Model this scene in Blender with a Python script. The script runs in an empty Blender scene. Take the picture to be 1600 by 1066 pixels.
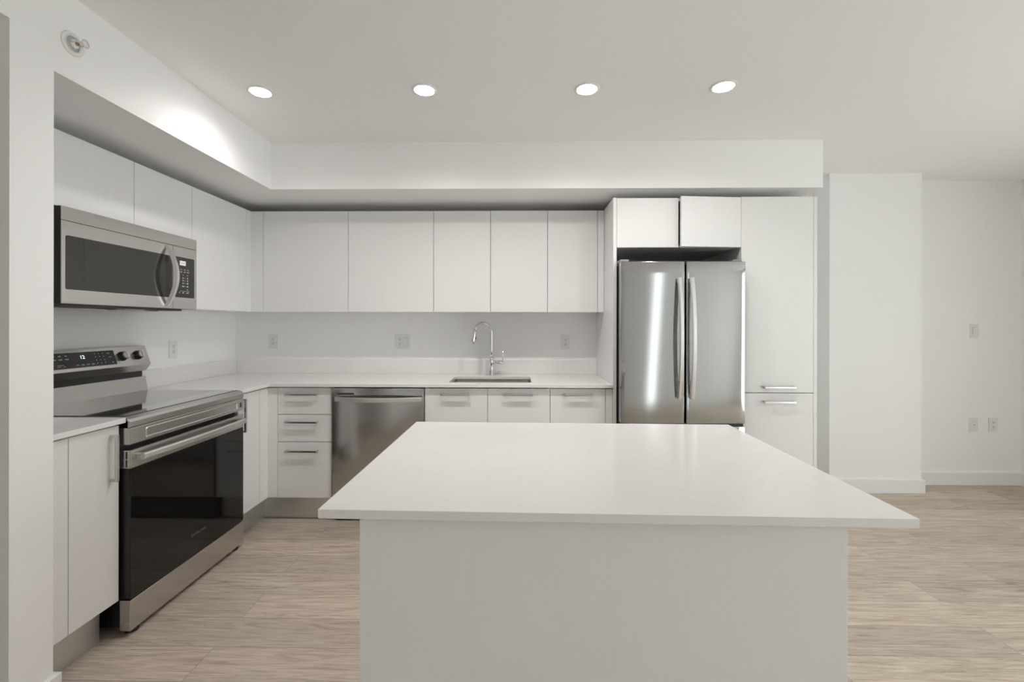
import bpy, bmesh, math, random
from mathutils import Vector, Matrix
C = bpy.context.scene.collection
SC = bpy.context.scene

# ------------------------------------------------------------------ camera
cam = bpy.data.cameras.new('camera')
co = bpy.data.objects.new('camera', cam)
C.objects.link(co)
co.location = (0, 0, 1.2999)
co.rotation_mode = 'XYZ'
YAW, ROLL = -0.0168, 0.0015
co.matrix_world = (Matrix.Translation((0, 0, 1.2999)) @ Matrix.Rotation(-YAW, 4, 'Z')
                   @ Matrix.Rotation(math.pi/2, 4, 'X') @ Matrix.Rotation(ROLL, 4, 'Z'))
cam.sensor_fit = 'HORIZONTAL'
cam.sensor_width = 36.0
cam.lens = 698.3/1600*36.0
cam.shift_x = (800-797.64)/1600
cam.shift_y = (507.24-533)/1600
cam.clip_start = 0.05
SC.camera = co

# ------------------------------------------------------------------ world, exposure
KITCHEN_W, LENS = 46.0, 26.0    # downlight beam power, lens radiance
SKY = 3.9
w = bpy.data.worlds.new('world')
SC.world = w
w.use_nodes = True
bg = w.node_tree.nodes['Background']
bg.inputs[0].default_value = (0.98, 0.985, 1.0, 1)
bg.inputs[1].default_value = SKY
SC.view_settings.view_transform = 'Standard'
SC.view_settings.look = 'None'
SC.view_settings.gamma = 1.0
SC.view_settings.exposure = 0.08
SC.view_settings.use_curve_mapping = False
SC.cycles.use_denoising = True
SC.cycles.max_bounces = 12
SC.cycles.diffuse_bounces = 8
SC.cycles.sample_clamp_indirect = 6.0
SC.cycles.caustics_reflective = False
SC.cycles.caustics_refractive = False

# ------------------------------------------------------------------ materials
def new_mat(name):
    m = bpy.data.materials.new(name)
    m.use_nodes = True
    nt = m.node_tree
    return m, nt, nt.nodes['Principled BSDF']

def lk(nt, a, b): nt.links.new(a, b)

def noise_tex(nt, scale, detail=3, mapping=(1, 1, 1), rough=0.5):
    tc = nt.nodes.new('ShaderNodeTexCoord')
    mp = nt.nodes.new('ShaderNodeMapping')
    mp.inputs['Scale'].default_value = mapping
    lk(nt, tc.outputs['Object'], mp.inputs['Vector'])
    n = nt.nodes.new('ShaderNodeTexNoise')
    n.inputs['Scale'].default_value = scale
    n.inputs['Detail'].default_value = detail
    n.inputs['Roughness'].default_value = rough
    lk(nt, mp.outputs['Vector'], n.inputs['Vector'])
    return n

def ramp(nt, fac, stops):
    r = nt.nodes.new('ShaderNodeValToRGB')
    els = r.color_ramp.elements
    while len(els) < len(stops): els.new(0.5)
    for e, (p, c) in zip(els, stops):
        e.position = p
        e.color = (*c, 1)
    lk(nt, fac, r.inputs['Fac'])
    return r

def bump(nt, b, height, strength, dist=0.002):
    bp = nt.nodes.new('ShaderNodeBump')
    bp.inputs['Strength'].default_value = strength
    bp.inputs['Distance'].default_value = dist
    lk(nt, height, bp.inputs['Height'])
    lk(nt, bp.outputs['Normal'], b.inputs['Normal'])

def paint(name, col, rough=0.55, bs=0.05, scale=180):
    m, nt, b = new_mat(name)
    n = noise_tex(nt, scale, 2)
    c2 = tuple(x*0.985 for x in col)
    r = ramp(nt, n.outputs['Fac'], [(0.3, c2), (0.7, col)])
    lk(nt, r.outputs['Color'], b.inputs['Base Color'])
    b.inputs['Roughness'].default_value = rough
    b.inputs['Specular IOR Level'].default_value = 0.3
    bump(nt, b, n.outputs['Fac'], bs, 0.001)
    return m

def grain(name, col, mapping, rough=0.35, amt=0.03, bs=0.04):
    m, nt, b = new_mat(name)
    n = noise_tex(nt, 1.0, 4, mapping, 0.6)
    c2 = tuple(x*(1-amt) for x in col)
    r = ramp(nt, n.outputs['Fac'], [(0.35, c2), (0.65, col)])
    lk(nt, r.outputs['Color'], b.inputs['Base Color'])
    b.inputs['Roughness'].default_value = rough
    b.inputs['Specular IOR Level'].default_value = 0.4
    bump(nt, b, n.outputs['Fac'], bs, 0.0006)
    return m

def brushed(name, col, mapping, rough=0.22, var=0.07, aniso=0.0):
    m, nt, b = new_mat(name)
    n = noise_tex(nt, 1.0, 4, mapping, 0.65)
    r = ramp(nt, n.outputs['Fac'], [(0.3, tuple(x*0.94 for x in col)), (0.7, col)])
    lk(nt, r.outputs['Color'], b.inputs['Base Color'])
    b.inputs['Metallic'].default_value = 1.0
    mr = nt.nodes.new('ShaderNodeMapRange')
    mr.inputs['To Min'].default_value = rough-var/2
    mr.inputs['To Max'].default_value = rough+var/2
    lk(nt, n.outputs['Fac'], mr.inputs['Value'])
    lk(nt, mr.outputs['Result'], b.inputs['Roughness'])
    return m

def plain(name, col, rough=0.4, metal=0.0, spec=0.5, coat=0.0):
    m, nt, b = new_mat(name)
    n = noise_tex(nt, 60, 2)
    r = ramp(nt, n.outputs['Fac'], [(0.3, tuple(x*0.96 for x in col)), (0.7, col)])
    lk(nt, r.outputs['Color'], b.inputs['Base Color'])
    b.inputs['Roughness'].default_value = rough
    b.inputs['Metallic'].default_value = metal
    b.inputs['Specular IOR Level'].default_value = spec
    b.inputs['Coat Weight'].default_value = coat
    return m

def emit(name, col, strength):
    m, nt, b = new_mat(name)
    b.inputs['Base Color'].default_value = (0.8, 0.8, 0.8, 1)
    b.inputs['Emission Color'].default_value = (*col, 1)
    b.inputs['Emission Strength'].default_value = strength
    return m

def quartz(name):
    m, nt, b = new_mat(name)
    n = noise_tex(nt, 2.2, 6, (1, 1.6, 1), 0.6)
    n.inputs['Distortion'].default_value = 1.2
    base = (0.79, 0.78, 0.767)
    r = ramp(nt, n.outputs['Fac'], [(0.0, base), (0.485, base), (0.5, (0.768, 0.758, 0.745)), (0.515, base)])
    lk(nt, r.outputs['Color'], b.inputs['Base Color'])
    b.inputs['Roughness'].default_value = 0.13
    b.inputs['Specular IOR Level'].default_value = 0.5
    return m

def oak_floor(name):
    m, nt, b = new_mat(name)
    tc = nt.nodes.new('ShaderNodeTexCoord')
    br = nt.nodes.new('ShaderNodeTexBrick')
    br.offset = 0.37
    br.offset_frequency = 2
    br.inputs['Scale'].default_value = 1.0
    br.inputs['Brick Width'].default_value = 1.22
    br.inputs['Row Height'].default_value = 0.178
    br.inputs['Mortar Size'].default_value = 0.0009
    br.inputs['Mortar Smooth'].default_value = 0.3
    br.inputs['Bias'].default_value = 0.0
    br.inputs['Color1'].default_value = (0, 0, 0, 1)
    br.inputs['Color2'].default_value = (1, 1, 1, 1)
    br.inputs['Mortar'].default_value = (0.5, 0.5, 0.5, 1)
    lk(nt, tc.outputs['Object'], br.inputs['Vector'])
    # every plank shifts the grain so neighbours differ
    sep = nt.nodes.new('ShaderNodeVectorMath'); sep.operation = 'MULTIPLY_ADD'
    sep.inputs[1].default_value = (7.3, 3.1, 5.7)
    lk(nt, br.outputs['Color'], sep.inputs[0])
    lk(nt, tc.outputs['Object'], sep.inputs[2])
    def ns(sc, mp, det, ro=0.6, dist=0.0):
        mpn = nt.nodes.new('ShaderNodeMapping'); mpn.inputs['Scale'].default_value = mp
        lk(nt, sep.outputs[0], mpn.inputs['Vector'])
        n = nt.nodes.new('ShaderNodeTexNoise')
        n.inputs['Scale'].default_value = sc; n.inputs['Detail'].default_value = det
        n.inputs['Roughness'].default_value = ro; n.inputs['Distortion'].default_value = dist
        lk(nt, mpn.outputs['Vector'], n.inputs['Vector'])
        return n
    fine = ns(1.0, (7, 150, 1), 8, 0.7, 0.5)
    broad = ns(1.0, (2.2, 22, 1), 6, 0.62, 2.2)
    r1 = ramp(nt, broad.outputs['Fac'], [(0.30, (0.40, 0.322, 0.260)), (0.46, (0.58, 0.492, 0.408)), (0.72, (0.71, 0.618, 0.525))])
    r2 = ramp(nt, fine.outputs['Fac'], [(0.30, (0.60, 0.57, 0.54)), (0.58, (1, 1, 1))])
    mul = nt.nodes.new('ShaderNodeMix'); mul.data_type = 'RGBA'; mul.blend_type = 'MULTIPLY'
    mul.inputs[0].default_value = 0.9
    lk(nt, r1.outputs['Color'], mul.inputs[6]); lk(nt, r2.outputs['Color'], mul.inputs[7])
    tone = ramp(nt, br.outputs['Color'], [(0.0, (0.84, 0.835, 0.83)), (1.0, (1.08, 1.075, 1.06))])
    mul2 = nt.nodes.new('ShaderNodeMix'); mul2.data_type = 'RGBA'; mul2.blend_type = 'MULTIPLY'
    mul2.inputs[0].default_value = 1.0
    lk(nt, mul.outputs[2], mul2.inputs[6]); lk(nt, tone.outputs['Color'], mul2.inputs[7])
    gap = nt.nodes.new('ShaderNodeMix'); gap.data_type = 'RGBA'
    lk(nt, br.outputs['Fac'], gap.inputs[0])
    lk(nt, mul2.outputs[2], gap.inputs[6])
    gap.inputs[7].default_value = (0.17, 0.13, 0.10, 1)
    lk(nt, gap.outputs[2], b.inputs['Base Color'])
    b.inputs['Roughness'].default_value = 0.42
    b.inputs['Specular IOR Level'].default_value = 0.4
    bump(nt, b, fine.outputs['Fac'], 0.12, 0.001)
    return m

def clear_glass(name):
    m = bpy.data.materials.new(name); m.use_nodes = True
    nt = m.node_tree; nt.nodes.clear()
    out = nt.nodes.new('ShaderNodeOutputMaterial')
    mix = nt.nodes.new('ShaderNodeMixShader'); mix.inputs[0].default_value = 0.06
    tr = nt.nodes.new('ShaderNodeBsdfTransparent'); tr.inputs[0].default_value = (0.94, 0.97, 0.96, 1)
    gl = nt.nodes.new('ShaderNodeBsdfGlossy'); gl.inputs['Roughness'].default_value = 0.02
    lk(nt, tr.outputs[0], mix.inputs[1]); lk(nt, gl.outputs[0], mix.inputs[2]); lk(nt, mix.outputs[0], out.inputs[0])
    return m

M = dict(
    wall=paint('wall_paint', (0.90, 0.90, 0.90)),
    ceil=paint('ceiling_paint', (0.94, 0.938, 0.935), 0.7),
    trim=paint('trim_paint', (0.84, 0.84, 0.84), 0.35, 0.02),
    cab=grain('white_cabinet_laminate', (0.79, 0.79, 0.785), (90, 90, 3), 0.35, 0.012, 0.025),
    cabin=plain('cabinet_interior', (0.45, 0.44, 0.43), 0.6),
    quartz=quartz('white_quartz'),
    floor=oak_floor('oak_planks'),
    steel_h=brushed('brushed_steel_horizontal', (0.62, 0.60, 0.58), (3, 3, 500), 0.27),
    steel_y=brushed('brushed_steel_along_range', (0.63, 0.612, 0.595), (3, 3, 500), 0.26),
    steel_v=brushed('brushed_steel_vertical', (0.50, 0.50, 0.495), (400, 400, 2), 0.11, 0.04),
    steel_f=brushed('brushed_fridge_steel', (0.44, 0.44, 0.435), (400, 400, 2), 0.10, 0.04),
    kick=brushed('brushed_aluminium_plinth', (0.72, 0.73, 0.74), (3, 3, 300), 0.33),
    nickel=brushed('satin_nickel', (0.66, 0.65, 0.64), (200, 200, 200), 0.20, 0.03),
    satin=brushed('pale_satin_metal', (0.80, 0.79, 0.78), (200, 200, 200), 0.36, 0.04),
    chrome=plain('chrome', (0.82, 0.82, 0.83), 0.06, 1.0),
    sink=brushed('sink_steel', (0.36, 0.335, 0.31), (200, 4, 4), 0.3),
    black=plain('black_enamel', (0.012, 0.012, 0.012), 0.35),
    glass=plain('black_glass', (0.008, 0.008, 0.008), 0.05, 0.0, 0.5),
    smoke=plain('smoked_microwave_glass', (0.035, 0.034, 0.031), 0.10, 0.0, 0.5),
    cook=plain('ceramic_cooktop_glass', (0.012, 0.012, 0.012), 0.06, 0.0, 0.9, 1.0),
    plastic=plain('white_plastic', (0.80, 0.80, 0.79), 0.3),
    slot=plain('dark_slot', (0.05, 0.05, 0.05), 0.6),
    silver=plain('silver_knob_plastic', (0.66, 0.65, 0.64), 0.3, 0.3),
    faint=plain('faint_grey_print', (0.13, 0.13, 0.125), 0.5),
    brass=plain('brass', (0.45, 0.33, 0.16), 0.3, 1.0),
    grey=plain('grey_print', (0.30, 0.30, 0.29), 0.5),
    lgrey=plain('pale_grey_print', (0.55, 0.55, 0.54), 0.4),
    rubber=plain('black_rubber', (0.01, 0.01, 0.01), 0.6),
    clear=clear_glass('window_glass'),
    lens=emit('downlight_lens', (1.0, 0.965, 0.945), LENS),
    lcd=emit('blue_clock_digits', (0.55, 0.85, 1.0), 1.6),
    lcdw=emit('pale_clock_display', (0.75, 0.78, 0.78), 0.12),
)

# ------------------------------------------------------------------ helpers
class MB:
    """collects shapes given in scene coordinates; build() links them as ONE mesh object"""
    def __init__(s): s.bm = bmesh.new()
    def _merge(s, t, bevel=0.0, seg=2):
        if bevel > 0:
            bmesh.ops.bevel(t, geom=[e for e in t.edges if len(e.link_faces) == 2 and e.calc_face_angle(0) > 0.5],
                            offset=bevel, segments=seg, affect='EDGES', profile=0.6, clamp_overlap=True)
        me = bpy.data.meshes.new('tmp'); t.to_mesh(me); t.free()
        s.bm.from_mesh(me); bpy.data.meshes.remove(me)
        return s
    def box(s, x0, x1, y0, y1, z0, z1, bevel=0.0, seg=2, xf=None):
        t = bmesh.new()
        bmesh.ops.create_cube(t, size=1)
        for v in t.verts:
            v.co = Vector((x0+(v.co.x+.5)*(x1-x0), y0+(v.co.y+.5)*(y1-y0), z0+(v.co.z+.5)*(z1-z0)))
        if xf is not None: bmesh.ops.transform(t, matrix=xf, verts=t.verts)
        return s._merge(t, bevel, seg)
    def prism(s, pts, axis, a, b, bevel=0.0, seg=2):
        """polygon pts in the plane across `axis`, extruded from a to b. axis y: pts are (x,z); x: (y,z); z: (x,y)"""
        t = bmesh.new()
        f = {'y': lambda p, q: (p[0], q, p[1]), 'x': lambda p, q: (q, p[0], p[1]), 'z': lambda p, q: (p[0], p[1], q)}[axis]
        va = [t.verts.new(f(p, a)) for p in pts]; vb = [t.verts.new(f(p, b)) for p in pts]
        n = len(pts)
        t.faces.new(va); t.faces.new(vb[::-1])
        for i in range(n): t.faces.new((va[i], vb[i], vb[(i+1) % n], va[(i+1) % n]))
        bmesh.ops.recalc_face_normals(t, faces=t.faces)
        return s._merge(t, bevel, seg)
    def cells(s, xs, ys, filled, z0, z1, bevel=0.0):
        """slab made of grid cells, with holes, only outer faces"""
        t = bmesh.new(); vt = {}
        def V(i, j, k):
            if (i, j, k) not in vt: vt[i, j, k] = t.verts.new((xs[i], ys[j], (z0, z1)[k]))
            return vt[i, j, k]
        for (i, j) in filled:
            t.faces.new((V(i, j, 1), V(i+1, j, 1), V(i+1, j+1, 1), V(i, j+1, 1)))
            t.faces.new((V(i, j, 0), V(i, j+1, 0), V(i+1, j+1, 0), V(i+1, j, 0)))
            for (di, dj, a, b) in ((-1, 0, (i, j+1), (i, j)), (1, 0, (i+1, j), (i+1, j+1)), (0, -1, (i, j), (i+1, j)), (0, 1, (i+1, j+1), (i, j+1))):
                if (i+di, j+dj) not in filled:
                    t.faces.new((V(*a, 0), V(*b, 0), V(*b, 1), V(*a, 1)))
        bmesh.ops.recalc_face_normals(t, faces=t.faces)
        return s._merge(t, bevel, 2)
    def lathe(s, prof, center, axis=(0, 0, 1), n=40):
        """prof: (radius, height) pairs along axis from center"""
        t = bmesh.new()
        q = Vector((0, 0, 1)).rotation_difference(Vector(axis).normalized())
        rings = []
        for (r, h) in prof:
            if r < 1e-6: rings.append([t.verts.new(q @ Vector((0, 0, h)) + Vector(center))])
            else: rings.append([t.verts.new(q @ Vector((r*math.cos(2*math.pi*i/n), r*math.sin(2*math.pi*i/n), h)) + Vector(center)) for i in range(n)])
        for a, b in zip(rings, rings[1:]):
            if len(a) == 1 and len(b) == 1: continue
            for i in range(n):
                j = (i+1) % n
                if len(a) == 1: t.faces.new((a[0], b[j], b[i]))
                elif len(b) == 1: t.faces.new((a[i], a[j], b[0]))
                else: t.faces.new((a[i], a[j], b[j], b[i]))
        bmesh.ops.recalc_face_normals(t, faces=t.faces)
        for f in t.faces: f.smooth = True
        return s._merge(t)
    def sweep(s, path, section, up=(0, 0, 1), smooth=True):
        """section: list of (side, up) offsets (or a list of such lists, one per path point) swept along path"""
        t = bmesh.new(); P = [Vector(p) for p in path]; rings = []
        prev_n = None
        for i, p in enumerate(P):
            d = (P[min(i+1, len(P)-1)] - P[max(i-1, 0)]).normalized()
            if prev_n is None:
                u = Vector(up); u = (u - d*u.dot(d)).normalized()
            else:
                u = (prev_n - d*prev_n.dot(d)).normalized()
            prev_n = u
            sd = d.cross(u)
            sec = section[i] if isinstance(section[0], list) else section
            rings.append([t.verts.new(p + sd*a + u*b) for a, b in sec])
        n = len(rings[0])
        for a, b in zip(rings, rings[1:]):
            for i in range(n):
                f = t.faces.new((a[i], a[(i+1) % n], b[(i+1) % n], b[i])); f.smooth = smooth
        t.faces.new(rings[0][::-1]); t.faces.new(rings[-1])
        bmesh.ops.recalc_face_normals(t, faces=t.faces)
        return s._merge(t)
    def tube(s, path, r, n=20, up=(0, 0, 1)):
        rs = r if isinstance(r, (list, tuple)) else [r]*len(path)
        return s.sweep(path, [[(q*math.cos(2*math.pi*i/n), q*math.sin(2*math.pi*i/n)) for i in range(n)] for q in rs], up)
    def rot(s, M4):
        bmesh.ops.transform(s.bm, matrix=M4, verts=s.bm.verts); return s
    def build(s, name, mat, parent=None, edge=0.0, mats=None):
        me = bpy.data.meshes.new(name)
        if parent is not None:
            o_ = parent
            while o_.parent is not None: o_ = o_.parent
            if not o_.get('_local'):
                bmesh.ops.translate(s.bm, verts=s.bm.verts, vec=-Vector(o_.location))
        s.bm.to_mesh(me); s.bm.free()
        me.materials.append(mat)
        ob = bpy.data.objects.new(name, me)
        C.objects.link(ob)
        if parent is not None: ob.parent = parent
        if edge > 0:
            md = ob.modifiers.new('edge', 'BEVEL'); md.width = edge; md.segments = 2; md.limit_method = 'ANGLE'; md.angle_limit = 0.6
        return ob

def thing(name, label, cat, loc, group=None):
    o = bpy.data.objects.new(name, None)
    o.empty_display_size = 0.1
    C.objects.link(o)
    o.location = loc
    o['label'] = label; o['category'] = cat
    if group: o['group'] = group
    return o

def tag(o, label, cat, group=None):
    o['label'] = label; o['category'] = cat
    if group: o['group'] = group
    return o

def struct(name, mb, mat, parent=None):
    o = mb.build(name, mat, parent)
    if parent is None: o['kind'] = 'structure'
    return o

def lab(o, text): o['label'] = text; return o

def lettering(name, text, size, mat, M4, parent, depth=0.0004, spacing=1.0):
    """raised lettering; M4 maps text space (x along the line, y up, z out) to the scene"""
    cu = bpy.data.curves.new(name, 'FONT')
    cu.body = text; cu.size = size; cu.extrude = depth; cu.space_character = spacing
    cu.align_x = 'CENTER'; cu.align_y = 'CENTER'
    to = bpy.data.objects.new(name, cu); C.objects.link(to)
    bpy.context.view_layer.update()
    dg = bpy.context.evaluated_depsgraph_get()
    me = bpy.data.meshes.new_from_object(to.evaluated_get(dg))
    bpy.data.objects.remove(to); bpy.data.curves.remove(cu)
    b = MB(); b.bm.from_mesh(me); bpy.data.meshes.remove(me)
    b.rot(M4)
    return b.build(name, mat, parent)

def frame4(origin, ux, uy):
    ux = Vector(ux).normalized(); uy = Vector(uy).normalized(); uz = ux.cross(uy)
    m = Matrix.Identity(4)
    for i in range(3): m[i][0], m[i][1], m[i][2], m[i][3] = ux[i], uy[i], uz[i], origin[i]
    return m

# ------------------------------------------------------------------ key dimensions (metres)
YW, XL = 3.524, -2.2532            # kitchen back wall, kitchen left wall
CEIL, SOFF = 2.4792, 2.1758        # ceiling, underside of the soffit
XS, YS = -1.6063, 2.877            # soffit faces
SR = 1.9397                        # right end of the soffit
XU, YU = -1.9315, 3.2023           # fronts of the wall cabinets
XB, YB = -1.6455, 2.9163           # fronts of the base cabinets
UB, UT = 1.3892, 2.1158
CT = 0.911
KH = 0.158
YT = 2.9002                        # fronts of the tall cabinets
XR, YF = 4.0922, 3.7025            # right wall, far wall
DT = 0.019                         # door thickness
G = 0.0015

# ------------------------------------------------------------------ room shell
struct('floor', MB().box(-3.7, XR+0.1, -1.7, YF+0.1, -0.1, 0.0), M['floor'])
struct('ceiling', MB().box(-3.7, XR+0.1, -1.7, YF+0.1, CEIL, CEIL+0.1), M['ceil'])
struct('wall_back', MB().box(XL-0.1, SR, YW, YF+0.1, 0, CEIL), M['wall'])
struct('wall_far', MB().box(SR, XR+0.1, YF, YF+0.1, 0, CEIL), M['wall'])
struct('wall_pillar', MB().box(2.4213, 3.128, 3.5149, YF, 0, CEIL), M['wall'])
struct('wall_left', MB().box(XL-0.1, XL, 1.5192, YW, 0, CEIL), M['wall'])
struct('wall_column', MB().box(-3.7, XS, 1.3842, 1.5192, 0, CEIL), M['wall'])
struct('trim_1', MB().cells([XL, XS, SR], [1.5192, YS, YW], {(0, 0), (0, 1), (1, 1)}, SOFF, CEIL), M['wall'])
# left side nearer than the column: an opening to the hall, then wall again
struct('wall_hall_header', MB().box(XS-0.14, XS, 0.25, 1.3842, 2.266, CEIL), M['wall'])
struct('wall_living_left', MB().box(XS-0.14, XS, -1.7, 0.25, 0, CEIL), M['wall'])
struct('wall_hall_end', MB().box(-3.7, -3.6, -0.1, 1.3842, 0, CEIL), M['wall'])
struct('wall_hall_near', MB().box(-3.6, XS-0.14, -0.1, 0.0, 0, CEIL), M['wall'])
# right wall with a wide window, rear wall with a slit added for the fridge's bright streak
def wall_with_hole(name, axis, a0, a1, lo, hi, h_lo, h_hi, z_lo, z_hi):
    b = MB()
    def bx(p0, p1, z0, z1):
        if axis == 'x': b.box(a0, a1, p0, p1, z0, z1)
        else: b.box(p0, p1, a0, a1, z0, z1)
    bx(lo, h_lo, 0, CEIL); bx(h_hi, hi, 0, CEIL); bx(h_lo, h_hi, z_hi, CEIL)
    if z_lo > 0: bx(h_lo, h_hi, 0, z_lo)
    return struct(name, b, M['wall'])
RW0, RW1, RZ0, RZ1 = -1.38, 1.8, 0.0, 2.25
wall_with_hole('wall_right', 'x', XR, XR+0.1, -1.6, YF, RW0, RW1, RZ0, RZ1)
BW0, BW1, BZ0, BZ1 = 1.80, 2.08, 0.0, 2.35
wall_with_hole('wall_rear', 'y', -1.7, -1.6, XS, XR+0.1, BW0, BW1, BZ0, BZ1)
fr = MB()
for (y0, y1) in ((RW0, RW0+0.06), (RW1-0.06, RW1), ((RW0+RW1)/2-0.04, (RW0+RW1)/2+0.04)): fr.box(XR+0.02, XR+0.08, y0, y1, RZ0+0.06, RZ1-0.06)
fr.box(XR+0.02, XR+0.08, RW0, RW1, RZ0, RZ0+0.06); fr.box(XR+0.02, XR+0.08, RW0, RW1, RZ1-0.06, RZ1)
wn = struct('window_1', fr, M['trim'])
MB().box(XR+0.047, XR+0.053, RW0+0.06, RW1-0.06, RZ0+0.06, RZ1-0.06).build('window_pane', M['clear'], wn)
fr = MB()
fr.box(BW0, BW0+0.04, -1.68, -1.62, BZ0, BZ1); fr.box(BW1-0.04, BW1, -1.68, -1.62, BZ0, BZ1)
fr.box(BW0+0.04, BW1-0.04, -1.68, -1.62, BZ0, BZ0+0.04); fr.box(BW0+0.04, BW1-0.04, -1.68, -1.62, BZ1-0.04, BZ1)
wn = struct('added_window_slit', fr, M['trim'])  # unseen slit window, placed to mirror as a bright streak in the fridge
MB().box(BW0+0.04, BW1-0.04, -1.653, -1.647, BZ0+0.04, BZ1-0.04).build('window_pane', M['clear'], wn)
# baseboards
BBH, BBT = 0.103, 0.016
struct('baseboard_pillar', MB().box(2.4213, 3.128+BBT, 3.5149-BBT, 3.5149, 0, BBH, 0.003).box(3.128, 3.128+BBT, 3.5149, YF-BBT, 0, BBH, 0.003), M['trim'])
struct('baseboard_far', MB().box(3.128+BBT, XR, YF-BBT, YF, 0, BBH, 0.003), M['trim'])
struct('baseboard_right', MB().box(XR-BBT, XR, RW1, YF-BBT, 0, BBH, 0.003), M['trim'])
struct('baseboard_column', MB().box(XS, XS+BBT, 1.3842-BBT, 1.5192+BBT, 0, 0.085, 0.003).box(XB-0.03, XS, 1.5192, 1.5192+BBT, 0, 0.085, 0.003), M['trim'])
struct('baseboard_left', MB().box(XS, XS+BBT, -1.6, 0.25, 0, BBH, 0.003), M['trim'])
struct('baseboard_rear', MB().box(XS+BBT, 1.80, -1.6, -1.6+BBT, 0, BBH, 0.003).box(2.08, XR, -1.6, -1.6+BBT, 0, BBH, 0.003), M['trim'])

# ------------------------------------------------------------------ downlights
def downlight(x, y, label, group, watts):
    t = thing('recessed_light', label, 'ceiling light', (x, y, CEIL), group)
    MB().lathe([(0.048, -0.0002), (0.048, -0.004), (0.054, -0.0065), (0.062, -0.005), (0.064, -0.0002)], (x, y, CEIL)).build('trim_ring', M['trim'], t)
    MB().lathe([(0, -0.0045), (0.0478, -0.0045), (0.0478, -0.0003), (0, -0.0003)], (x, y, CEIL)).build('lens', M['lens'], t)
    sl_ = bpy.data.lights.new('downlight_beam', 'SPOT')
    sl_.energy = watts; sl_.color = (1.0, 0.962, 0.945); sl_.spot_size = math.radians(158); sl_.spot_blend = 1.0; sl_.shadow_soft_size = 0.045
    so_ = bpy.data.objects.new('downlight_beam', sl_); C.objects.link(so_); so_.parent = t; so_.location = (0, 0, -0.007)
names = ['round recessed downlight nearest the left soffit, leftmost of the row', 'round recessed downlight in the ceiling above the drawers and dishwasher, second from the left',
         'round recessed downlight in the ceiling right of the faucet, third from the left', 'round recessed downlight above the pantry side, rightmost of the row']
for (x, y), n, dim in zip([(-1.307, 2.243), (-0.472, 2.238), (0.343, 2.240), (1.014, 2.226)], names, [0.58, 1.1, 1.1, 0.72]):
    downlight(x, y, n, 'recessed kitchen downlights', KITCHEN_W*dim)

# ------------------------------------------------------------------ sprinkler on the left soffit
t = thing('fire_sprinkler', 'small white wall sprinkler with brass nozzle high on the left soffit', 'sprinkler', (XS, 1.583, 2.308))
c0 = (XS, 1.583, 2.308)
MB().lathe([(0.026, 0.0005), (0.026, 0.005), (0.038, 0.005), (0.042, 0.002), (0.042, 0.0005)], c0, (1, 0, 0)).build('escutcheon', M['plastic'], t)
MB().lathe([(0.0, 0.0006), (0.025, 0.0006), (0.025, 0.0025), (0.0, 0.0025)], c0, (1, 0, 0)).build('cup', M['lgrey'], t)
b = MB().lathe([(0.0, 0.0027), (0.016, 0.0027), (0.014, 0.012), (0.009, 0.016), (0.0, 0.016)], c0, (1, 0, 0), 24)
b.build('nozzle_body', M['plastic'], t)
MB().lathe([(0.0, 0.0161), (0.006, 0.0161), (0.006, 0.022), (0.003, 0.024), (0, 0.024)], c0, (1, 0, 0), 20).build('nozzle', M['brass'], t)
b = MB()
for s in (-1, 1): b.tube([(XS+0.012, 1.583+s*0.0145, 2.308), (XS+0.03, 1.583+s*0.014, 2.308), (XS+0.043, 1.583+s*0.006, 2.308), (XS+0.047, 1.583, 2.308)], 0.0022, 8)
b.build('frame_arm', M['plastic'], t)
b = MB().lathe([(0, 0.047), (0.014, 0.047), (0.015, 0.0485), (0, 0.0485)], c0, (1, 0, 0), 24)
b.build('deflector', M['plastic'], t)

# ------------------------------------------------------------------ cabinet pieces
def pull(parent, p, axis, length, out, mat='nickel'):
    """square bar pull centred at p on a front face. axis: direction of the bar, out: unit vector away from the face"""
    a = Vector(axis); o = Vector(out); p = Vector(p); hw = 0.0056; so = 0.032
    up = a.cross(o)
    def bx(c, ea, eo, eu, b):
        m = Matrix.Identity(4)
        for i in range(3): m[i][0], m[i][1], m[i][2], m[i][3] = a[i], o[i], up[i], c[i]
        b.box(-ea, ea, -eo, eo, -eu, eu, 0.0008, 1, m)
    b = MB()
    bx(p+o*(so-hw), length/2, hw, hw, b)
    for s in (-1, 1): bx(p+a*s*(length/2-hw)+o*((so-2*hw)/2+0.0003), hw, (so-2*hw)/2, hw, b)
    return b.build('handle', M[mat], parent)

def front_y(parent, name, x0, x1, z0, z1, yf=YB, xf=None):
    b = MB().box(x0+G, x1-G, yf, yf+DT, z0, z1, 0.0012)
    if xf is not None: b.rot(xf)
    return b.build(name, M['cab'], parent)

def front_x(parent, name, y0, y1, z0, z1, xf=XB):
    return MB().box(xf-DT, xf, y0+G, y1-G, z0, z1, 0.0012).build(name, M['cab'], parent)

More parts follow.
